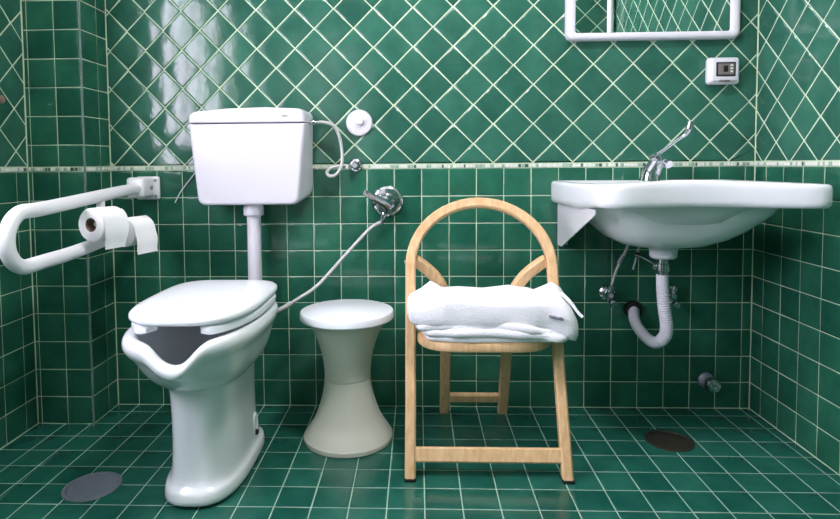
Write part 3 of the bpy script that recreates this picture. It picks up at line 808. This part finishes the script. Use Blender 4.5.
for k, (vx, vz) in enumerate(((1.190, .436), (1.418, .432))):
    t = thing('angle_valve', (vx, 0, vz), ('chrome angle valve on wall left of basin waste pipe', 'chrome angle valve half hidden behind basin waste pipe')[k], 'valve', 'valves under the washbasin')
    obj('wall_plate', LT([(.030, 0), (.030, .003), (.024, .010), (.012, .013)], 32, aim((vx, -.0005, vz), (0, -1, 0))), 'chrome', t)
    obj('body', LT([(.012, .008), (.012, .045), (.009, .05), (0, .05)], 18, aim((vx, 0, vz), (0, -1, 0))), 'chrome', t)
    obj('outlet', LT([(.010, -.022), (.012, -.015), (.009, 0), (.009, .02), (.012, .022), (.012, .036), (.006, .04)], 16, aim((vx, -.036, vz), (.2, 0, 1))), 'chrome', t)
    obj('handle', LT([(.006, 0), (.014, .004), (.014, .018), (.010, .022), (0, .022)], 12, aim((vx+.004, -.046, vz-.022), (0, -1, -.35))), 'chrome', t)
h1 = thing('tap_hose', (1.2, -.05, .48), 'slim braided steel hose rising from left angle valve to basin', 'hose')
obj('hose', TB([(1.196, -.036, .472), (1.208, -.05, .53), (1.232, -.07, .60), (1.250, -.08, .665)], .0052, 10), 'hose', h1)
obj('crimp', TB([(1.214, -.056, .556), (1.226, -.066, .588)], .0075, 10), 'steel', h1)
h2 = thing('pull_rod', (1.27, -.1, .6), 'thin steel drain lift rod and linkage under the basin', 'rod')
obj('rod', TB([(1.242, -.12, .545), (1.258, -.115, .60), (1.272, -.11, .652)], .0036, 8), 'steel', h2)
obj('linkage', TB([(1.248, -.12, .597), (1.262, -.16, .592), (1.280, -.225, .578)], .0026, 8), 'steel', h2)
obj('clamp', LT([(.0, -.009), (.009, -.008), (.009, .008), (0, .009)], 12, aim((1.257, -.118, .597), (0, 1, 0))), 'rubber', h2)
obj('ball_joint', LT([(.0, -.012), (.009, -.009), (.012, 0), (.009, .009), (0, .012)], 16, aim((1.272, -.235, .577), (1, 0, 0))), 'chrome', h2)

# ============================================================ mirror cabinet, switch box, small fittings
mr = thing('wall_mirror', (1.335, 0, 1.36), 'white framed rectangular wall mirror above the washbasin', 'mirror')
x0, x1, z0, z1 = 1.028, 1.643, 1.362, 1.97
bm = bmesh.new()
fo = rpoly([((x0, z0), .028), ((x1, z0), .028), ((x1, z1), .028), ((x0, z1), .028)], 6)
fi = rpoly([((x0+.034, z0+.027), .008), ((x1-.034, z0+.027), .008), ((x1-.034, z1-.027), .008), ((x0+.034, z1-.027), .008)], 6)
def lv_(o, y, f, other): return [Vector((p[0]+(q[0]-p[0])*f, y, p[1]+(q[1]-p[1])*f)) for p, q in zip(o, other)]
rg = [lv_(fo, -.001, 0, fi), lv_(fo, -.022, 0, fi), lv_(fo, -.030, .1, fi), lv_(fo, -.034, .3, fi), lv_(fo, -.034, .7, fi), lv_(fo, -.030, .9, fi), lv_(fo, -.018, 1, fi)]
obj('frame', loft(bm, rg, cap0=True, cap1=False), 'plastic', mr, smooth=40)
obj('mirror_glass', B(x0+.03, x1-.03, -.0215, -.0175, z0+.024, z1-.024), 'mirror', mr, smooth=0)
sb = thing('switch_box', (1.59, 0, 1.197), 'small white electrical box with dark cover below the mirror', 'electrical box')
obj('housing', B(1.531, 1.644, -.032, -.0005, 1.198, 1.294, .012, 4), 'plastic', sb)
obj('front_frame', B(1.540, 1.634, -.040, -.028, 1.208, 1.289, .005, 3), 'plastic', sb)
cv = obj('cover', B(1.554, 1.622, -.0425, -.037, 1.224, 1.275, .002, 2), 'smoked', sb)
obj('panel', B(1.560, 1.616, -.044, -.041, 1.230, 1.269, .001, 1), 'panel', cv)
obj('toggle', B(1.578, 1.592, -.047, -.0425, 1.240, 1.262, .002, 2), 'rubber', cv)
for k in range(3):
    obj('marking', B(1.602, 1.611, -.045, -.0435, 1.238+k*.011, 1.244+k*.011, .0004, 1), 'chip_w', cv)
obj('catch', B(1.566, 1.602, -.043, -.034, 1.206, 1.212, .002, 2), 'panel', sb)
pc = thing('pipe_cap', (1.566, 0, .10), 'chrome capped pipe stub low on the wall near the corner', 'pipe stub')
obj('wall_plate', LT([(.029, 0), (.029, .004), (.022, .012), (.014, .015)], 32, aim((1.558, -.0005, .108), (0, -1, 0))), 'steel', pc)
obj('stub', LT([(.013, .010), (.013, .04), (.024, .042), (.027, .048), (.027, .062), (.022, .068), (.010, .068), (.009, .060), (0, .060)], 28, aim((1.558, 0, .108), (.0, -1, 0))), 'chrome', pc)
def drain(name, x, y, r, mat, label):
    t = thing(name, (x, y, 0), label, 'floor drain', 'floor drains')
    T_ = Matrix.Translation((x, y, 0))
    bm = bmesh.new(); lathe(bm, [(r, -.004), (r, .0025), (r-.004, .004), (r-.009, .0035), (r-.010, .0015), (r-.010, -.004), (r, -.004)], 56, T_, cap=False)
    obj('rim', bm, mat, t, smooth=30)
    cvr = obj('cover', LT([(r-.012, -.002), (r-.012, .0022), (r-.016, .003), (.012, .0032), (.010, .0022), (0, .0022)], 56, T_), mat, t, smooth=30)
    for a in (0, PI):
        obj('screw', LT([(.006, .003), (.006, .0042), (0, .0048)], 12, Matrix.Translation((x+math.cos(a)*(r-.03), y+math.sin(a)*(r-.03), 0))), mat, cvr)
drain('floor_drain', -.453, -.578, .078, 'steel', 'round steel floor drain cover left of the toilet')
drain('floor_drain', 1.314, -.266, .076, 'rust', 'round dark bronze floor drain cover below the washbasin')
ck = thing('loose_cord', (-.40, 0, .8), 'thin white cord end hanging on wall left of cistern tank', 'cord')
obj('cord', TB([(-.345, -.006, .90), (-.375, -.007, .862), (-.402, -.008, .828), (-.425, -.006, .79), (-.428, -.006, .782)], .0024, 8), 'plastic', ck)

hk = thing('coat_hook', (XL, -.315, 1.135), 'small tan peg on the left wall at the picture edge', 'hook')
obj('base', LT([(.014, 0), (.014, .004), (.010, .007), (.006, .008)], 24, aim((XL, -.322, 1.140), (1, 0, 0))), 'chrome', hk)
obj('grip', LT([(.006, .006), (.008, .012), (.013, .018), (.014, .024), (.010, .029), (0, .031)], 24, aim((XL, -.322, 1.140), (1, 0, 0))), 'card', hk)

# ============================================================ unseen ceiling lamp, added for overhead light (above and behind the frame)
LX, LY = .72, -1.15
cl = thing('added_ceiling_lamp', (LX, LY, ZC), 'round opal ceiling lamp added for overhead light, outside the picture', 'lamp')
obj('mount', LT([(.17, ZC), (.17, ZC-.02), (.16, ZC-.025)], 40, Matrix.Translation((LX, LY, 0))), 'paint', cl)
mm, N, L, b = newmat('opal_glass_lit'); b.inputs['Base Color'].default_value = (.9, .9, .9, 1)
b.inputs['Emission Color'].default_value = (1, .93, .97, 1); b.inputs['Emission Strength'].default_value = 66; MT['opal'] = mm
obj('opal_shade', LT([(.155, ZC-.022), (.152, ZC-.045), (.135, ZC-.065), (.09, ZC-.08), (0, ZC-.087)], 40, Matrix.Translation((LX, LY, 0))), 'opal', cl)
